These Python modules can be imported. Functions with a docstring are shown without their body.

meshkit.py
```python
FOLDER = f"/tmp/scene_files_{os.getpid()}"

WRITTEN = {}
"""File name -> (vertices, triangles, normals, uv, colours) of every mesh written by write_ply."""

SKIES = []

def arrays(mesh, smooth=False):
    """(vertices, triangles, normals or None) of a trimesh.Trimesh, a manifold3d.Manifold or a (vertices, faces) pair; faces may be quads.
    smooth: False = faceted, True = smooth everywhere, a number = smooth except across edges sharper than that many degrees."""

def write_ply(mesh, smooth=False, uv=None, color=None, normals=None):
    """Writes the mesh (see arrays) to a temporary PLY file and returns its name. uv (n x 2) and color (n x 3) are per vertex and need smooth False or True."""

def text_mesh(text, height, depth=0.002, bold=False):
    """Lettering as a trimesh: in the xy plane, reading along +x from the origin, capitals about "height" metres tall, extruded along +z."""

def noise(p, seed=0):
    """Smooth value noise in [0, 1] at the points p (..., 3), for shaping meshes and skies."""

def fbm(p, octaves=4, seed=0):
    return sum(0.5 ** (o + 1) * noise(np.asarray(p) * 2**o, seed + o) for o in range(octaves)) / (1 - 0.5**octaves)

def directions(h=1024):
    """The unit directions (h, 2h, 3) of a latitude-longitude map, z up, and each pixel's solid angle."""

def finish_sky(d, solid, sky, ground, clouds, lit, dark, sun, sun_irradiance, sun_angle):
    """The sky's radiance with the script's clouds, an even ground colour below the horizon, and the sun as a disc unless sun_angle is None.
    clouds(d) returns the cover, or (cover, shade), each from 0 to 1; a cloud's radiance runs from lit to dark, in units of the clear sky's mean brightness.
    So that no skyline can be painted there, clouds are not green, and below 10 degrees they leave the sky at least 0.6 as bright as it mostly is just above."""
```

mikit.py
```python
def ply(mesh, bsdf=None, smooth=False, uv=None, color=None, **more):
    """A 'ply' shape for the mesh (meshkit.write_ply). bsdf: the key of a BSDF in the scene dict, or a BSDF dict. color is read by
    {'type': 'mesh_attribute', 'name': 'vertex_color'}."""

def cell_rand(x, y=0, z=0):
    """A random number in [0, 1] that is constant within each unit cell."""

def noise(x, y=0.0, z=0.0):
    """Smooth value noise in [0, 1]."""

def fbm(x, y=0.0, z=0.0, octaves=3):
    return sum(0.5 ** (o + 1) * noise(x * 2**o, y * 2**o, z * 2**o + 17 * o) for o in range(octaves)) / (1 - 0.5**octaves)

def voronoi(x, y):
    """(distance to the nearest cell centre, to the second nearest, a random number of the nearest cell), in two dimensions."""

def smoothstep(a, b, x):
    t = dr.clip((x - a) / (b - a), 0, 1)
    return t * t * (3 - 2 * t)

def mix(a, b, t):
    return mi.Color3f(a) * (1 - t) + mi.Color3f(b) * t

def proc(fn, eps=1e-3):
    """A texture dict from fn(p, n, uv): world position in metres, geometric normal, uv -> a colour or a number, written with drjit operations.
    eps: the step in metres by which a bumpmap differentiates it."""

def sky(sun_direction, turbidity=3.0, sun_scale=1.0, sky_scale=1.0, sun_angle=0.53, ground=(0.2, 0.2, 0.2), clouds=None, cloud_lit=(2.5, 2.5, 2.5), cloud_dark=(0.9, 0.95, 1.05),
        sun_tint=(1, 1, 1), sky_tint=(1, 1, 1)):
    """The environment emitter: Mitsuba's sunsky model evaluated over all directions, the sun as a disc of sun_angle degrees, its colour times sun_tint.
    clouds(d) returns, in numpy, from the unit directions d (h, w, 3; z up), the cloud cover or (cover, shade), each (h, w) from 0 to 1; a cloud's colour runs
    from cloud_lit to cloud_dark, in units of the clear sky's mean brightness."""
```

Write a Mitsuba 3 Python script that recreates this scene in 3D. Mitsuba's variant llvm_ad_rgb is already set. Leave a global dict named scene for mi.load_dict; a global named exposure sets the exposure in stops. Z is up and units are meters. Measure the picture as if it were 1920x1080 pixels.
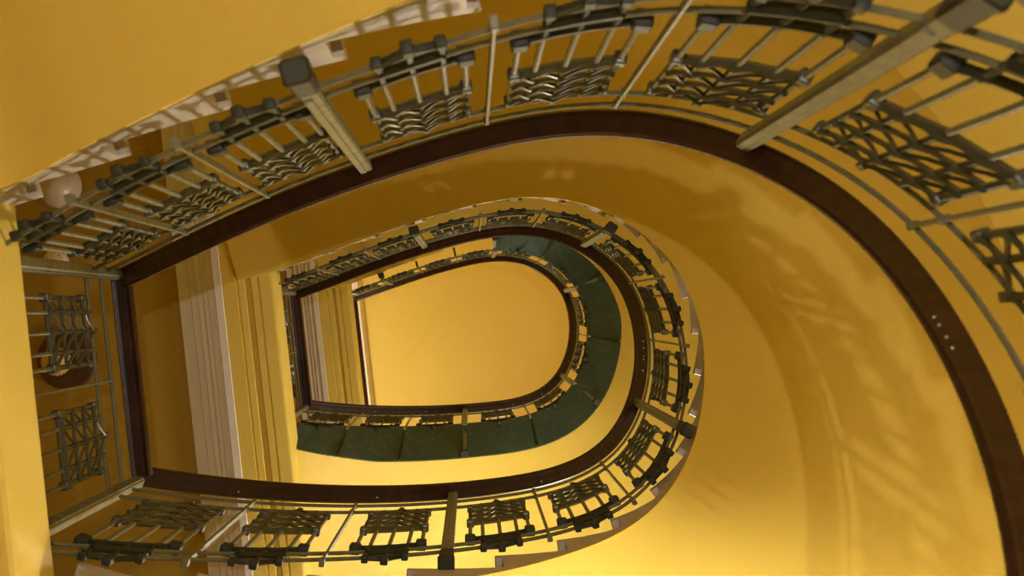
import math
import numpy as np
import trimesh
import mitsuba as mi
import drjit as dr
import mikit
from mikit import proc, noise, fbm, smoothstep, mix
from scipy.interpolate import CubicSpline, PchipInterpolator
from scipy.spatial.transform import Rotation

T4 = mi.ScalarTransform4f
scene, labels = {}, {}
rng = np.random.default_rng(7)

# ------------------------------------------------------------------ camera (on the ground floor, looking straight up the stair well)
# world axes: x to the right of the picture, y towards its lower edge, z up
CAM_POS = np.array([1.03608, -0.13021, 0.0])
CAM_R = Rotation.from_rotvec([-0.017331, -0.034297, -0.111375]).as_matrix()      # rows: right, down, forward
M = np.eye(4)
M[:3, 0], M[:3, 1], M[:3, 2], M[:3, 3] = -CAM_R[0], -CAM_R[1], CAM_R[2], CAM_POS
scene['camera'] = dict(type='thinlens', to_world=T4(M.tolist()), fov=2 * math.degrees(math.atan(960 / 2264.0)), fov_axis='x',
                       near_clip=0.02, far_clip=100.0, aperture_radius=0.0035, focus_distance=4.6)
exposure = -0.04

# ------------------------------------------------------------------ lamps: (position, radius, radiance)
LAMPS = [
    ((1.55, 1.4, 3.0), 0.1, (250, 237, 208)),
    ((1.6, 1.36, 5.4), 0.1, (270, 255, 223)),
    ((1.5, 1.4, 8.3), 0.1, (190, 179, 155)),
    ((-1.0, 0.9, 11.3), 0.11, (310, 300, 256)),
    ((1.3, -0.38, -1.2), 0.014, (23500, 22400, 20000)),  # unseen light in the well, added to shape light and shadows
]

# ------------------------------------------------------------------ materials
def principled(color, rough=0.5, spec=0.5, **more):
    c = color if isinstance(color, dict) else {'type': 'rgb', 'value': list(color)}
    return {'type': 'principled', 'base_color': c, 'roughness': rough, 'specular': spec, **more}

def mat(name, bsdf):
    scene[name] = {'type': 'twosided', 'bsdf': bsdf}

def paint_fn(p, n, uv):
    a = fbm(p.x * 1.7, p.y * 1.7, p.z * 1.7, 2)
    return mix((0.61, 0.455, 0.083), (0.65, 0.490, 0.10), a)

def stone_fn(p, n, uv):
    a = fbm(p.x * 9, p.y * 9, p.z * 9, 3)
    v = smoothstep(0.47, 0.5, fbm(p.x * 4 + 3, p.y * 4, p.z * 4, 3)) * (1 - smoothstep(0.5, 0.54, fbm(p.x * 4 + 3, p.y * 4, p.z * 4, 3)))
    return mix(mix((0.40, 0.35, 0.30), (0.49, 0.435, 0.375), a), (0.33, 0.29, 0.25), v * 0.35)

def wood_fn(p, n, uv):
    g = fbm(p.x * 14, p.y * 14, p.z * 60, 3)
    return mix((0.010, 0.0033, 0.0025), (0.040, 0.011, 0.0065), g)

def iron_fn(p, n, uv):
    g = fbm(p.x * 40, p.y * 40, p.z * 40, 2)
    return mix((0.085, 0.088, 0.058), (0.145, 0.142, 0.094), g)

def green_fn(p, n, uv):
    g = fbm(p.x * 6, p.y * 6, p.z * 6, 3)
    s = smoothstep(0.62, 0.7, noise(p.x * 55, p.y * 20, p.z * 20))
    return mix((0.014, 0.040, 0.034), (0.030, 0.068, 0.058), g) + mi.Color3f(0.012 * s)

mat('yellow_paint', principled(proc(paint_fn), 0.55, 0.3))
mat('shaded_ochre', principled((0.30, 0.19, 0.026), 0.6, 0.2))  # darkened to ochre: the shade under the landings is in this colour
mat('white_paint', principled((0.66, 0.62, 0.57), 0.5, 0.3))
mat('stone', principled(proc(stone_fn), 0.45, 0.4))
mat('wood', principled(proc(wood_fn), 0.42, 0.3, clearcoat=0.05, clearcoat_gloss=0.7))
mat('iron', principled(proc(iron_fn), 0.4, 0.4))
mat('iron_cast', principled((0.038, 0.040, 0.026), 0.33, 0.6))
mat('iron_dark', principled((0.020, 0.022, 0.016), 0.5, 0.22))
mat('green_board', principled(proc(green_fn), 0.5, 0.4))
mat('white_plastic', principled((0.74, 0.70, 0.62), 0.4, 0.5))
mat('dark_wood', principled((0.055, 0.022, 0.014), 0.35, 0.5))
mat('amber_glass', principled((0.55, 0.38, 0.14), 0.18, 0.6))
mat('opal_glass', principled((0.52, 0.47, 0.40), 0.35, 0.4))
mat('screw_steel', principled((0.75, 0.72, 0.68), 0.25, 0.5, metallic=1.0))
mat('floor_tile', principled((0.42, 0.36, 0.28), 0.5, 0.4))
mat('brass', principled((0.55, 0.40, 0.16), 0.3, 0.5, metallic=1.0))

# ------------------------------------------------------------------ scene helpers
taken = {}
def number(name):
    k = taken.get(name, -1) + 1
    taken[name] = k
    return name if k == 0 else f'{name}_{k:03d}'

def thing(name, label, category=None, group=None, kind=None):
    key = number(name)
    labels[key] = {'label': label}
    if category: labels[key]['category'] = category
    if group: labels[key]['group'] = group
    if kind: labels[key]['kind'] = kind
    return key

def add(key, mesh, m, smooth=False, **more):
    scene[key] = mikit.ply(mesh, m, smooth, **more)
    return key

def part(parent, name, mesh, m, smooth=False, label=None, kind=None):
    key = number(parent + '__' + name)
    add(key, mesh, m, smooth)
    if label or kind:
        labels[key] = {}
        if label: labels[key]['label'] = label
        if kind: labels[key]['kind'] = kind
    return key

# ------------------------------------------------------------------ mesh helpers
def tm(v, f):
    f = np.asarray(f, int)
    if f.shape[1] == 4: f = np.vstack([f[:, [0, 1, 2]], f[:, [0, 2, 3]]])
    return trimesh.Trimesh(np.asarray(v, float), f, process=False)

def join(ms): return trimesh.util.concatenate(ms)

def grid(P, closed=False, caps=False):
    """A mesh over rows of points (n, m, 3); closed joins the last column to the first; caps closes the two ends."""
    n, m = P.shape[:2]
    i, j = np.meshgrid(np.arange(n - 1), np.arange(m if closed else m - 1), indexing='ij')
    j2 = (j + 1) % m
    q = np.stack([i * m + j, i * m + j2, (i + 1) * m + j2, (i + 1) * m + j], -1).reshape(-1, 4)
    f = np.vstack([q[:, [0, 1, 2]], q[:, [0, 2, 3]]])
    v = P.reshape(-1, 3)
    if caps:
        c0, c1 = len(v), len(v) + 1
        v = np.vstack([v, P[0].mean(0), P[-1].mean(0)])
        a = np.arange(m); b = (a + 1) % m
        f = np.vstack([f, np.stack([b, a, 0 * a + c0], 1), np.stack([(n - 1) * m + a, (n - 1) * m + b, 0 * a + c1], 1)])
    return tm(v, f)

def box(x0, x1, y0, y1, z0, z1):
    b = trimesh.creation.box((x1 - x0, y1 - y0, z1 - z0))
    b.apply_translation([(x0 + x1) / 2, (y0 + y1) / 2, (z0 + z1) / 2])
    return b

def tube(pts, r, sides=6):
    p = np.asarray(pts, float)
    t = np.gradient(p, axis=0); t /= np.linalg.norm(t, axis=1)[:, None] + 1e-12
    ref = np.array([0.31, 0.52, 0.79])
    a = np.cross(t, ref); a /= np.linalg.norm(a, axis=1)[:, None] + 1e-12
    b = np.cross(t, a)
    w = np.arange(sides) * 2 * np.pi / sides
    r = np.broadcast_to(r, (len(p),))
    P = p[:, None] + r[:, None, None] * (np.cos(w)[None, :, None] * a[:, None] + np.sin(w)[None, :, None] * b[:, None])
    return grid(P, True, True)

def lathe(prof, n=32):
    """prof: (r, z) pairs, turned about z."""
    prof = np.asarray(prof, float)
    w = np.arange(n) * 2 * np.pi / n
    P = np.stack([prof[:, None, 0] * np.cos(w), prof[:, None, 0] * np.sin(w), np.repeat(prof[:, 1:], n, 1)], -1)
    return grid(P, True)

def prism_y(prof, y0, y1, ny=2):
    """A closed (x, z) outline drawn along y."""
    prof = np.asarray(prof, float)
    ys = np.linspace(y0, y1, ny)
    P = np.stack([np.repeat(prof[None, :, 0], ny, 0), np.repeat(ys[:, None], len(prof), 1), np.repeat(prof[None, :, 1], ny, 0)], -1)
    body = grid(P, True)
    import shapely
    pol = shapely.Polygon(prof)
    v2, f2 = trimesh.creation.triangulate_polygon(pol, engine='earcut')
    cap0 = tm(np.c_[v2[:, 0], np.full(len(v2), y0), v2[:, 1]], f2)
    cap1 = tm(np.c_[v2[:, 0], np.full(len(v2), y1), v2[:, 1]], f2[:, ::-1])
    return join([body, cap0, cap1])

# ------------------------------------------------------------------ the lines of the stair well
HALF, Z1, RISE_FLOOR, RAIL = 0.345, 3.64999, 3.57148, 1.05
QP = [(0.4943, 0.46324), (1.03175, 0.52245), (1.53636, 0.44676), (1.7532, -0.20196), (1.43889, -0.49439), (0.98728, -0.52162), (0.49194, -0.4409)]
DELTA = [-0.0943, -0.0177]
N = 600

class Line:
    """A railing's line in plan with its height: k = -1, 0, 1 the three flights from below; or a straight piece on a landing."""
    def __init__(self, k=None, a=None, b=None, z=None, out=None):
        if k is not None:
            P = np.vstack([[0, HALF], QP, [0, -HALF]])
            d = np.r_[0, np.cumsum(np.linalg.norm(np.diff(P, axis=0), axis=1))]
            P = CubicSpline(d, P)(np.linspace(0, d[-1], N))
            s = np.r_[0, np.cumsum(np.linalg.norm(np.diff(P, axis=0), axis=1))]
            if k >= 0: P[:, 1] += DELTA[k] * np.clip(1 - s / (0.25 * s[-1]), 0, 1) ** 2
            if k == 1: P[:, 1] -= 0.012
            s = np.r_[0, np.cumsum(np.linalg.norm(np.diff(P, axis=0), axis=1))]
            u = s / s[-1]
            h = u - 0.17588 * np.sin(2 * np.pi * u) / 6.28 + 0.41064 * np.sin(4 * np.pi * u) / 12.57
            z = Z1 + RISE_FLOOR * (k + h)
            T = np.gradient(P, axis=0); T /= np.linalg.norm(T, axis=1)[:, None]
            O = np.c_[-T[:, 1], T[:, 0]]
        else:
            u = np.linspace(0, 1, 50)
            P = np.outer(1 - u, a) + np.outer(u, b)
            z = np.full(50, z); O = np.repeat([out], 50, 0)
            s = u * np.linalg.norm(np.subtract(b, a))
        self.u, self.P, self.z, self.O, self.len = u, P, z, np.asarray(O, float), s[-1]
    def at(self, u, off=0.0, h=0.0):
        u, off, h = np.broadcast_arrays(np.asarray(u, float), off, h)
        g = lambda a: np.interp(np.clip(u, 0, 1), self.u, a)
        ox, oy = g(self.O[:, 0]), g(self.O[:, 1])
        return np.stack([g(self.P[:, 0]) + ox * off, g(self.P[:, 1]) + oy * off, g(self.z) + h], -1)
    def sweep(self, prof, u0, u1, n):
        prof = np.asarray(prof, float)
        us = np.linspace(u0, u1, n)
        return grid(self.at(us[:, None], prof[None, :, 0], prof[None, :, 1]), True, True)

FLIGHT = {k: Line(k) for k in (-2, -1, 0, 1)}

# nosings: where step 1..23 begins along the line (23 = the landing above)
UN = np.array([0.035, 0.09, 0.146, 0.203, 0.258, 0.301, 0.341, 0.376, 0.408, 0.437, 0.467, 0.498, 0.526, 0.557, 0.585, 0.617, 0.653, 0.692, 0.737, 0.792, 0.848, 0.905, 0.962])
RISER = RISE_FLOOR / 23
STAIR_W = 1.15
def zfloor(k): return Z1 - RAIL + RISE_FLOOR * k             # the landing below flight k
def step_off(k, u):
    """how far the steps' ends lie outside the railing's line"""
    if k < 0: return np.interp(u, [0, 0.5, 0.75, 1], [0.04, 0.06, 0.088, 0.10])
    if k == 0: return np.interp(u, [0, 0.15, 0.3, 0.5, 0.62, 0.85, 1], [0.03, 0.028, 0.033, 0.06, 0.068, 0.07, 0.075])
    return np.interp(u, [0, 0.12, 0.25, 0.5, 0.63, 0.8, 1], [0.10, 0.16, 0.17, 0.22, 0.15, 0.09, 0.08])
ZS = {k: PchipInterpolator(np.r_[-0.02, UN, 1.0, 1.05], np.r_[zfloor(k) - 0.13, [zfloor(k) + RISER * i - 0.075 for i in range(23)], zfloor(k) + RISE_FLOOR - 0.219, zfloor(k) + RISE_FLOOR - 0.214]) for k in (-2, -1, 0, 1)}

def plan(k, u, extra):
    u = np.asarray(u, float)
    q = FLIGHT[k].at(u, step_off(k, u) + extra, 0)[..., :2]
    q[..., 0] -= np.maximum(u - 1, 0) * FLIGHT[k].len              # past its upper end a flight runs on straight into the landing
    return q

# ------------------------------------------------------------------ the setting: floor, outer wall, back wall, top ceiling
ZB, ZT = Z1 - RAIL - 3 * RISE_FLOOR, 13.45
EDGE = [0.095, 0.088, 0.10, 0.095]                      # the landings' front edges
ZL = [zfloor(0), zfloor(1), zfloor(1) + RISE_FLOOR, zfloor(-1)]
us = np.linspace(0.06, 0.94, 60)
W_ = plan(0, us, STAIR_W)
W_[:, 0] = np.maximum(W_[:, 0], 0)
outer = np.vstack([[-2.0, W_[0, 1]], W_, [-2.0, W_[-1, 1]]])
def wall(pts, z0, z1, t=0.15):
    pts = np.asarray(pts)
    d = np.gradient(pts, axis=0); d /= np.linalg.norm(d, axis=1)[:, None]
    o = np.c_[-d[:, 1], d[:, 0]]
    P = np.stack([np.c_[pts, np.full(len(pts), z0)], np.c_[pts, np.full(len(pts), z1)], np.c_[pts + o * t, np.full(len(pts), z1)], np.c_[pts + o * t, np.full(len(pts), z0)]], 1)
    return grid(P, True, True)
YA, YB = W_[0, 1], W_[-1, 1]
thing('wall_curved', 'tall curved yellow outer wall of the stair well behind the flights', kind='structure')
add('wall_curved', wall(outer, ZB - 0.1, ZT + 0.3), 'yellow_paint', 40)
thing('wall_back', 'yellow wall behind the landings', kind='structure')
add('wall_back', box(-2.15, -2.0, YB - 0.2, YA + 0.2, ZB - 0.1, ZT + 0.3), 'yellow_paint')
thing('floor', 'ground floor at the bottom of the stair well', kind='structure')
add('floor', box(-2.15, 3.4, YB - 0.3, YA + 0.3, ZB - 0.2, ZB), 'floor_tile')
thing('ceiling', 'plain yellow ceiling over the top of the stair well', kind='structure')
add('ceiling', box(-2.15, 3.4, YB - 0.3, YA + 0.3, ZT, ZT + 0.2), 'yellow_paint')
XT = -0.150                                       # the ceiling's white moulding at the line of the top landing
part('ceiling', 'cornice', prism_y([(XT - 0.26, ZT), (XT - 0.26, ZT - 0.03), (XT - 0.2, ZT - 0.045), (XT - 0.19, ZT - 0.075), (XT - 0.12, ZT - 0.09), (XT - 0.11, ZT - 0.12), (XT - 0.03, ZT - 0.125), (XT, ZT)][::-1], YB, YA), 'white_paint', label='white moulded cornice')

# ------------------------------------------------------------------ landings
names = ['lowest landing edge at the left, its pale yellow beam nearest to the camera', 'middle landing with white cornice and grooved yellow beam', 'top landing, small and far, beside the yellow ceiling', 'landing below the camera, outside the picture']
for k in range(4):
    z, e = ZL[k], EDGE[k]
    t = thing('landing', names[k], kind='structure')
    part(t, 'slab', box(-2.0, e - 0.03, YB, YA, z - 0.11, z), 'shaded_ochre')
    b = z - 0.205
    g = 0.008
    prof = [(e, z), (e, b + 0.025), (e - 0.004, b + 0.010), (e - 0.012, b + 0.002), (e - 0.02, b),
            (e - 0.072, b), (e - 0.074, b + g), (e - 0.082, b + g), (e - 0.084, b + 0.001), (e - 0.112, b + 0.001), (e - 0.122, b + 0.02), (e - 0.140, b + 0.02), (e - 0.148, b + 0.004),
            (e - 0.176, b + 0.003), (e - 0.178, b + g), (e - 0.186, b + g), (e - 0.188, b), (e - 0.255, b), (e - 0.257, z - 0.1), (e - 0.03, z - 0.1), (e - 0.03, z)]
    part(t, 'beam', prism_y(prof[::-1], YB, YA), 'yellow_paint', label='pale yellow beam with grooves along its underside')
    c0 = e - 0.255
    prof = [(c0, b), (c0 - 0.004, b - 0.004), (c0 - 0.038, b - 0.004), (c0 - 0.044, b + 0.012), (c0 - 0.075, b + 0.014), (c0 - 0.082, b + 0.032), (c0 - 0.10, b + 0.028), (c0 - 0.112, b + 0.045), (c0 - 0.132, b + 0.042), (c0 - 0.14, b + 0.06),
            (c0 - 0.17, b + 0.06), (c0 - 0.178, b + 0.078), (c0 - 0.235, b + 0.082), (c0 - 0.24, z - 0.1), (c0, z - 0.1)]
    part(t, 'cornice', prism_y(prof[::-1], YB, YA), 'white_paint', label='white cornice of stepped mouldings')

# ------------------------------------------------------------------ flights
flabels = {-2: 'stair flight below the camera, outside the picture', -1: 'lowest stair flight, its yellow underside and pale marble step ends filling the upper left corner',
           0: 'middle stair flight, broad yellow underside and brown saw-tooth step ends curving round at right',
           1: 'highest stair flight, cream underside beside the dark green boards'}
for k in (-1, 0, 1, -2):
    t = thing('stair_flight', flabels[k], 'stairs')
    us = np.linspace(0.03, 1.018, 124)
    zs = ZS[k](us)
    cols = []
    for ex in np.linspace(-0.006, STAIR_W, 7):
        cols.append(np.c_[plan(k, us, ex), zs])
    low = np.stack(cols, 1)
    top = low.copy(); top[..., 2] += 0.014
    ring = np.concatenate([low, top[:, ::-1]], 1)
    part(t, 'soffit', grid(ring, True, True), 'yellow_paint', 40, label='smooth yellow plaster underside')
    for i in range(1, 24):
        u0, u1 = UN[i - 1], (UN[i] if i < 23 else 1.012)
        z = zfloor(k) + i * RISER
        uu = np.linspace(u0, u1, 4)
        def strip(uu, z0, z1, ex):
            a, b_ = plan(k, uu, ex), plan(k, uu, STAIR_W - 0.004)
            z0 = np.broadcast_to(z0, uu.shape); z1 = np.broadcast_to(z1, uu.shape)
            return grid(np.stack([np.c_[a, z0], np.c_[a, z1], np.c_[b_, z1], np.c_[b_, z0]], 1), True, True)
        nose = 0.022 / FLIGHT[k].len
        m = join([strip(uu, ZS[k](uu) + 0.012, z - 0.032, 0.0), strip(np.r_[u0 - nose, u0 - nose * 0.85, uu], np.r_[z - 0.024, z - 0.032, uu * 0 + z - 0.032], np.r_[z - 0.008, z, uu * 0 + z], 0.0)])
        part(t, 'step', m, 'stone')

# ------------------------------------------------------------------ railings
RAILH = [0.0, 0.0]
HANDRAIL = np.array([(-0.031, 0.022), (-0.030, 0.008), (-0.026, 0.003), (-0.0245, -0.001), (-0.021, 0.0), (-0.013, 0.0015), (-0.011, 0.0), (0.011, 0.0), (0.013, 0.0015), (0.021, 0.0), (0.0245, -0.001),
                     (0.026, 0.003), (0.030, 0.008), (0.031, 0.022), (0.026, 0.036), (0.012, 0.046), (-0.012, 0.046), (-0.026, 0.036)])
PO = 0.014                                        # the iron work stands this far outside the handrail's middle
H1, H2, H3, H4 = -0.145, -0.275, -0.935, -1.015   # the two thin upper and two thin lower rails
def circle(r, off, h, n=6):
    w = np.arange(n) * 2 * np.pi / n + 0.3
    return np.c_[off + r * np.cos(w), h + r * np.sin(w)]

def rod(L, pts, r, sides=5):
    """a round bar through points (u, off, h) of line L"""
    p = np.asarray(pts, float)
    return tube(L.at(p[:, 0], p[:, 1], p[:, 2]), r, sides)

def rod_s(L, uc, pts, r, sides=5, warp=None):
    p = np.asarray(pts, float).copy()
    p[:, 0] = uc + p[:, 0] / L.len
    if warp: p[:, 1] += warp(p[:, 0], p[:, 2])
    return rod(L, p, r, sides)

def block(L, u, s, off, h, ws, wo, hh):
    """an upright block: centre (u + s metres along, off, h), half sizes along, outwards, up; its corners cut a little"""
    u = u + s / L.len
    c = L.at(u, off, h); e = 0.002
    a, b_ = L.at(u - e), L.at(u + e)
    t = (b_ - a)[:2]
    if u < e or u > 1 - e: t = (L.at(np.clip(u + e, 0, 1)) - L.at(np.clip(u - e, 0, 1)))[:2]
    t = t / (np.linalg.norm(t) + 1e-12); o = (L.at(u, 1.0) - L.at(u, 0.0))[:2]
    ch = min(ws, wo) * 0.28
    poly = [(ws, wo - ch), (ws - ch, wo), (-ws + ch, wo), (-ws, wo - ch), (-ws, -wo + ch), (-ws + ch, -wo), (ws - ch, -wo), (ws, -wo + ch)]
    xy = np.array([c[:2] + t * x + o * y for x, y in poly])
    zz = [c[2] - hh, c[2] - hh + ch * 0.7, c[2] + hh - ch * 0.7, c[2] + hh]
    sc = [0.8, 1, 1, 0.8]
    P = np.stack([np.c_[c[:2] + (xy - c[:2]) * k_, np.full(8, z_)] for z_, k_ in zip(zz, sc)], 0)
    return grid(P, True, True)

BARS = np.array([-0.5, -0.29, 0.0, 0.29, 0.5])
def panel(t, L, uc, w=0.178, crank=None, detail=True):
    """one cast panel: a plaited grille hung from the second rail, five bars, a foot with knobs"""
    pk = number(t + '__panel')
    sb = BARS * w
    ht, hb = -0.345, -0.60                                        # grille top row (ends) and bottom
    rows = np.linspace(ht, hb, 4)
    ms = []
    sides = 5 if detail else 4
    def up(s): return 0.06 * (1 - abs(s) / (0.5 * w)) * 1.0          # rows climb towards the middle bar
    # rows: wavy rods swelling at the bars
    for r_i, h in enumerate(rows):
        pts, rad = [], []
        for j, s in enumerate(np.linspace(-0.5, 0.5, 25 if detail else 13) * w):
            near = np.min(np.abs(s - sb))
            bump = np.exp(-(near / 0.011) ** 2)
            pts.append((s, PO - 0.004 - 0.003 * bump, h)); rad.append(0.0048 + 0.0034 * bump)
        ms.append(rod_s(L, uc, pts, np.array(rad), sides))
    # diagonals rising to the middle in each opening, one row at a time, and a half row at the top
    for j in range(4):
        s0, s1 = sb[j], sb[j + 1]
        lift = abs(rows[1] - rows[0])
        for r_i in range(4):
            h0 = rows[r_i]
            if j < 2: a, b_ = (s0, h0), (s1, h0 + lift * (0.85 if j == 0 else 1.0))
            else: a, b_ = (s1, h0), (s0, h0 + lift * (0.85 if j == 3 else 1.0))
            if r_i == 0 and j in (0, 3): continue
            hh = min(b_[1], H2 + 0.002)
            ms.append(rod_s(L, uc, [(a[0], PO - 0.006, a[1]), ((a[0] + b_[0]) / 2, PO - 0.002, (a[1] + hh) / 2 + 0.004), (b_[0], PO - 0.006, hh)], 0.0046, 4))
    # the backing plate that fills the plait, in the same cast piece
    ms.append(rod_s(L, uc, [(-0.52 * w, PO + 0.002, hb - 0.006), (0, PO + 0.002, hb - 0.006), (0.52 * w, PO + 0.002, hb - 0.006)], 0.0075, 5))
    for s in sb:                                                     # thick upright of the plait at each bar
        topp = H2 if abs(s) < 0.4 * w else ht + 0.016
        ms.append(rod_s(L, uc, [(s, PO, hb - 0.016), (s, PO, topp)], 0.0066, 6))
    for s in (sb[0], sb[-1]):
        ms.append(block(L, uc, s, PO, ht + 0.008, 0.010, 0.011, 0.014)); ms.append(block(L, uc, s, PO, hb - 0.008, 0.011, 0.012, 0.017))
    ms.append(block(L, uc, 0, PO, H2 + 0.022, 0.008, 0.008, 0.014))
    part(pk, 'grille', join(ms), 'iron_cast', 40)
    for s in sb:
        part(pk, 'bar', rod_s(L, uc, [(s, PO, hb - 0.012), (s, PO, -0.80), (s, PO, -0.868)], 0.0058, 8), 'iron', 40)
    # foot
    ms = [rod_s(L, uc, [(x * w, PO, -0.876 - 0.012 * (1 - (2 * x) ** 2)) for x in np.linspace(-0.5, 0.5, 9)], 0.0085, 6)]
    for s in (sb[0], sb[-1]): ms.append(block(L, uc, s, PO, -0.882, 0.015, 0.014, 0.022))
    for s in sb[1:4]: ms.append(rod_s(L, uc, [(s - 0.02, PO, -0.887), (s, PO, -0.872), (s + 0.02, PO, -0.887)], 0.007, 5))
    ms.append(rod_s(L, uc, [(-0.30 * w, PO, -0.962), (0, PO, -0.962), (0.30 * w, PO, -0.962)], 0.013, 6))
    for s in (-0.29 * w, 0.0, 0.29 * w): ms.append(rod_s(L, uc, [(s, PO, -0.87), (s, PO, -1.03)], 0.007, 5))
    for sgn in (-1, 1):
        ms.append(rod_s(L, uc, [(sgn * 0.30 * w, PO, -1.018), (sgn * 0.18 * w, PO, -1.026), (sgn * 0.08 * w, PO, -1.036), (0, PO, -1.05)], 0.008, 5))
        ms.append(block(L, uc, sgn * 0.29 * w, PO, -1.028, 0.009, 0.010, 0.013))
    ms.append(block(L, uc, 0, PO, -1.058, 0.010, 0.011, 0.018))
    part(pk, 'foot', join(ms), 'iron_dark', 40)

def slat(t, L, u, crank=None):
    """thin flat upright between two panels"""
    b_ = -1.05
    m = [block(L, u, 0, PO, (H1 + 0.01 + b_) / 2, 0.0035, 0.008, (H1 + 0.01 - b_) / 2)]
    m.append(block(L, u, 0, PO, b_ + 0.004, 0.007, 0.011, 0.014)); m.append(block(L, u, 0, PO, H1, 0.006, 0.009, 0.010)); m.append(block(L, u, 0, PO, H2, 0.006, 0.009, 0.008))
    up = part(t, 'upright', join(m), 'iron')
    if crank is not None:
        c = crank(u)
        part(up, 'foot', tube(L.at([u, u], [PO, c[0] - 0.006], [-1.03, c[1] - 0.005]), 0.008, 6), 'iron_dark')

def post(t, L, u, bottom=-1.165, crank=None, corner=False):
    w = 0.017
    k = part(t, 'post', join([block(L, u, 0, PO, (-0.004 + bottom) / 2, w, w * 0.9, (-0.004 - bottom) / 2 - 0.002),
                              block(L, u, 0.006, PO - w * 0.9, (-0.004 + bottom) / 2 + 0.06, w * 0.45, 0.004, (-0.004 - bottom) / 2 - 0.08)]) if crank is None else
             join([block(L, u, 0, PO, -0.52, w, w * 0.9, 0.518)]), 'iron')
    if crank is None and not corner:
        part(k, 'shoe', join([block(L, u, 0, PO, bottom + 0.05, 0.0195, 0.0185, 0.055), block(L, u, 0, PO, bottom - 0.004, 0.0225, 0.021, 0.009), block(L, u, 0, PO, bottom + 0.104, 0.0185, 0.0175, 0.005)]), 'iron_dark')
    if crank is not None:
        c = crank(u)
        a, b_ = L.at(u, PO, -1.0), L.at(u, c[0] - 0.012, c[1])
        part(k, 'arm', tube([a, a + (b_ - a) * 0.5, b_], 0.016, 4), 'iron', label='cranked foot of the post over the green boards')
        part(k, 'shoe', block(L, u, 0, c[0] - 0.018, c[1] + 0.012, 0.022, 0.020, 0.030), 'iron_dark')

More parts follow.
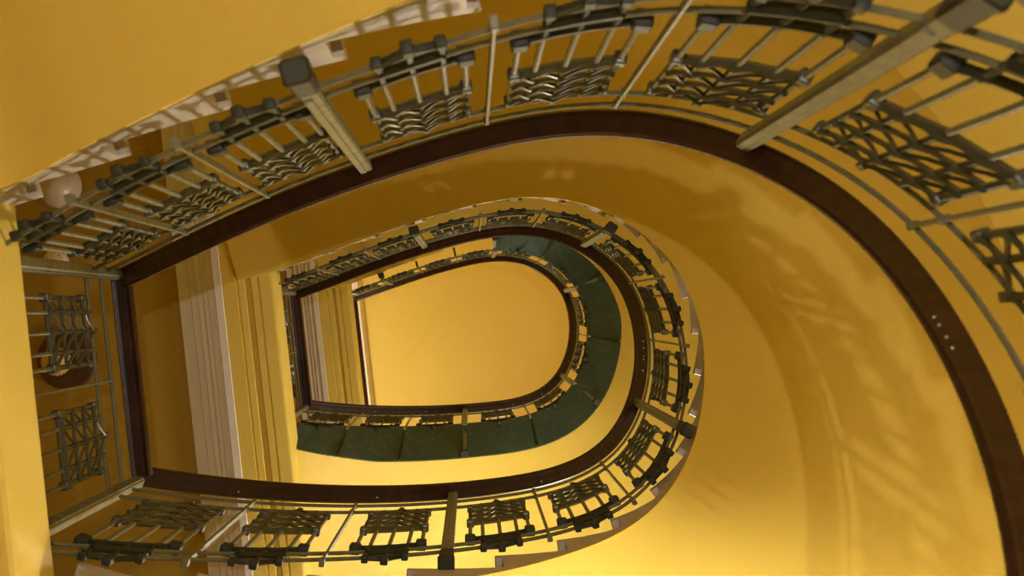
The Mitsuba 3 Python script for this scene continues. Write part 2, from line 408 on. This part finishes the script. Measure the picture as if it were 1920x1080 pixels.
def railing(t, L, posts, panels, slats, n, bottom=-1.165, crank=None, corners=(), u0=0.0, u1=1.0, ext=0.0, screws=()):
    hr = part(t, 'handrail', L.sweep(HANDRAIL, u0, u1, n), 'wood', 35, label='dark polished wooden handrail')
    for u, s, o in screws:
        q = L.at(u, o, -0.001)
        m = trimesh.creation.icosphere(1, 0.0035); m.apply_scale([1, 1, 0.5]); m.apply_translation(q)
        part(hr, 'screw', m, 'screw_steel', True)
    for h, r in ((H1, 0.0056), (H2, 0.0056), (H3, 0.0056), (H4, 0.0056)):
        part(t, 'thin_rail', L.sweep(circle(r, PO, h, 8), u0, u1, n), 'iron', 50)
    for u in posts: post(t, L, u, (-RAIL + 0.001 if u in corners else bottom), None if u in corners else crank, u in corners)
    for u in panels: panel(t, L, u)
    for u in slats: slat(t, L, u, crank)

PANELS = [0.042, 0.110, 0.183, 0.258, 0.324, 0.388, 0.453, 0.514, 0.572, 0.636, 0.699, 0.762, 0.831, 0.892, 0.954]
POSTS = [0.0, 0.222, 0.421, 0.605, 0.802, 1.0]
SLATS = [0.5 * (PANELS[i] + PANELS[i + 1]) for i in range(14) if i % 3 != 2]
t = thing('balustrade', 'nearest balustrade, blurred, sweeping out of the picture at right along the lowest flight', 'balustrade')
railing(t, FLIGHT[-1], POSTS, PANELS, SLATS, 150, corners=(0.0,), screws=[(0.5075, 0, -0.012), (0.5045, 0, -0.012), (0.500, 0, -0.012), (0.496, 0, -0.012)])
t = thing('balustrade', 'balustrade of the middle flight with fifteen plaited iron panels under a dark wooden handrail', 'balustrade')
railing(t, FLIGHT[0], POSTS, PANELS, SLATS, 150, corners=(0.0,), screws=[(u, 0, 0.008) for u in (0.452, 0.463, 0.466, 0.474, 0.481, 0.06, 0.16, 0.3)])
PC = [0.044, 0.113, 0.184, 0.272, 0.354, 0.435, 0.507, 0.580, 0.660, 0.732, 0.802, 0.875, 0.951]
SC = [0.076, 0.146, 0.316, 0.469, 0.618, 0.767, 0.838]
PSC = [0.0, 0.224, 0.395, 0.545, 0.697, 0.908, 1.0]
L = FLIGHT[1]
def board_low(u):
    """(off, h) of the boards' lower edge"""
    z = ZS[1](u) - 0.004
    return float(step_off(1, u)) - 0.012, float(z - np.interp(u, L.u, L.z))
t = thing('balustrade', 'smallest balustrade, highest up, with dark green boards below its iron panels', 'balustrade')
railing(t, L, PSC, PC, SC, 150, corners=(0.0, 1.0), crank=board_low, screws=[(u, 0, 0.008) for u in (0.03, 0.09, 0.165, 0.3, 0.35, 0.42)])
cuts = [0.012] + sorted(x for x in SC + PSC[1:-1] if x < 0.70)
for a, b_ in zip(cuts[:-1], cuts[1:]):
    uu = np.linspace(a + 0.0006, b_ - 0.0006, 8)
    lo = np.array([board_low(x) for x in uu])
    A1 = L.at(uu, 0.008, -1.035); A2 = L.at(uu, 0.014, -1.028)
    B1 = L.at(uu, lo[:, 0], lo[:, 1]); B2 = L.at(uu, lo[:, 0] + 0.008, lo[:, 1] + 0.008)
    part(t, 'green_board', grid(np.stack([A1, A2, B2, B1], 1), True, True), 'green_board', label='dark green board leaning out under the railing')

# landing railings
def landing_rail(k, y0, y1, label, panels, slats, posts=()):
    L = Line(a=(0, y0), b=(0, y1), z=Z1 + RISE_FLOOR * k, out=(-1, 0))
    t = thing('landing_railing', label, 'railing')
    railing(t, L, posts, panels, slats, 4, corners=posts, u0=0.0, u1=1.0)
    return L
landing_rail(0, -HALF, HALF + DELTA[0], 'short railing across the lowest landing at left, two plaited panels between corner posts', [0.255, 0.745], [0.5])
landing_rail(1, -HALF, HALF + DELTA[1], 'short railing across the middle landing, seen edge on beside the yellow beam', [0.27, 0.73], [0.5])
landing_rail(2, -HALF, YA - 0.03, 'top landing railing, a thin dark line beside the ceiling', [0.1, 0.27, 0.44, 0.61, 0.78, 0.92], [0.185, 0.355, 0.525, 0.695, 0.85])

# ------------------------------------------------------------------ fittings on the middle landing's ceiling
ZC = ZL[1] - 0.11
LX, LY, SX, SY, DX, DY = -0.9802, -0.113, -0.9839, -0.6031, -0.924, -0.9727
def placed(m, x, y, z): m = m.copy(); m.apply_translation([x, y, z]); return m
t = thing('ceiling_lamp', 'unlit round ceiling lamp, ribbed amber glass bowl under a dark brown rosette', 'lamp')
part(t, 'rosette', placed(lathe([(0, 0), (0.145, 0), (0.147, -0.012), (0.14, -0.022), (0.12, -0.026), (0.09, -0.030), (0.05, -0.036), (0, -0.038)], 48), LX, LY, ZC), 'dark_wood', 30)
part(t, 'stem', placed(trimesh.creation.cylinder(0.018, 0.10, sections=20), LX, LY, ZC - 0.085), 'brass', 40)
w = np.linspace(0, np.pi / 2, 12)
bowl = lathe(np.r_[[(0.0, 0.0)], [(0.03, 0.0)], np.c_[0.070 * np.sin(w[::-1] * 0 + np.linspace(0.6, np.pi, 16)[:12]), np.zeros(12)]][:2], 8)
prof = [(0.022, 0.055), (0.05, 0.045), (0.066, 0.022), (0.070, 0.0), (0.066, -0.022), (0.052, -0.042), (0.03, -0.052), (0.008, -0.056), (0.0, -0.056)]
bowl = lathe(prof, 48)
v = bowl.vertices.copy(); ang = np.arctan2(v[:, 1], v[:, 0]); rr = np.linalg.norm(v[:, :2], axis=1)
v[:, :2] *= (1 + 0.05 * np.cos(ang * 24) * (rr > 0.02))[:, None]
bowl.vertices = v
part(t, 'glass_bowl', placed(bowl, LX, LY, ZC - 0.165), 'amber_glass', 50)
t = thing('smoke_detector', 'round cream smoke detector on the ceiling above the corner post', 'smoke detector')
part(t, 'base', placed(lathe([(0, 0), (0.062, 0), (0.064, -0.006), (0.062, -0.014), (0, -0.014)], 40), SX, SY, ZC), 'white_plastic', 30)
part(t, 'cap', placed(lathe([(0.052, -0.014), (0.055, -0.03), (0.05, -0.042), (0.03, -0.048), (0, -0.049)], 40), SX, SY, ZC), 'white_plastic', 30)
for a in np.linspace(0, 2 * np.pi, 9)[:-1]:
    part(t, 'vent', placed(trimesh.creation.box((0.006, 0.003, 0.004)), SX + 0.04 * math.cos(a), SY + 0.04 * math.sin(a), ZC - 0.046), 'dark_wood')
t = thing('ceiling_lamp', 'pale glass dish lamp on the ceiling, half hidden behind the marble step ends', 'lamp')
part(t, 'shade', placed(lathe([(0.0, -0.135), (0.02, -0.134), (0.045, -0.122), (0.07, -0.10), (0.09, -0.07), (0.104, -0.035), (0.108, -0.012), (0.100, -0.010), (0.0, -0.010)], 40), DX, DY, ZC), 'opal_glass', 50)
part(t, 'mount', placed(lathe([(0.0, 0.0), (0.09, 0.0), (0.09, -0.012), (0.0, -0.012)], 32), DX, DY, ZC), 'white_plastic', 30)

# ------------------------------------------------------------------ lit lamps of the stair well; the last one is added, unseen
LAMP_LABELS = ['lit globe lamp on the outer wall above the lowest flight', 'lit globe lamp on the outer wall above the middle flight', 'lit globe lamp on the outer wall above the highest flight',
               'lit globe lamp hanging over the top landing', 'small unseen light added in the well for its shadows, on an added bracket']
for i, ((x, y, z), r, rad) in enumerate(LAMPS):
    t = thing('globe_lamp', LAMP_LABELS[i], 'lamp', group='globe lamps of the stair well')
    key = part(t, 'globe', placed(trimesh.creation.icosphere(3, r), x, y, z), 'opal_glass', True)
    scene[key]['emitter'] = {'type': 'area', 'radiance': {'type': 'rgb', 'value': list(rad)}}
    if i < 3:
        yw = np.interp(x, W_[:40, 0], W_[:40, 1])
        part(t, 'arm', tube([(x, yw + 0.01, z - r - 0.06), (x, y + 0.02, z - r - 0.06), (x, y, z - r - 0.03), (x, y, z - r)], 0.012, 8), 'brass', 50)
        part(t, 'mount', box(x - 0.05, x + 0.05, yw - 0.015, yw + 0.02, z - r - 0.14, z - r + 0.02), 'brass')
    elif i == 3:
        part(t, 'cord', tube([(x, y, z + r), (x, y, (z + ZT) / 2), (x, y, ZT)], 0.005, 6), 'dark_wood')
    else:
        part(t, 'arm', tube([(x, -0.64, z - 0.48), (x, -0.50, z - 0.40), (x, y, z - 0.2), (x, y, z - r)], 0.008, 8), 'brass', 50)  # bracket arm made up to carry the added well light
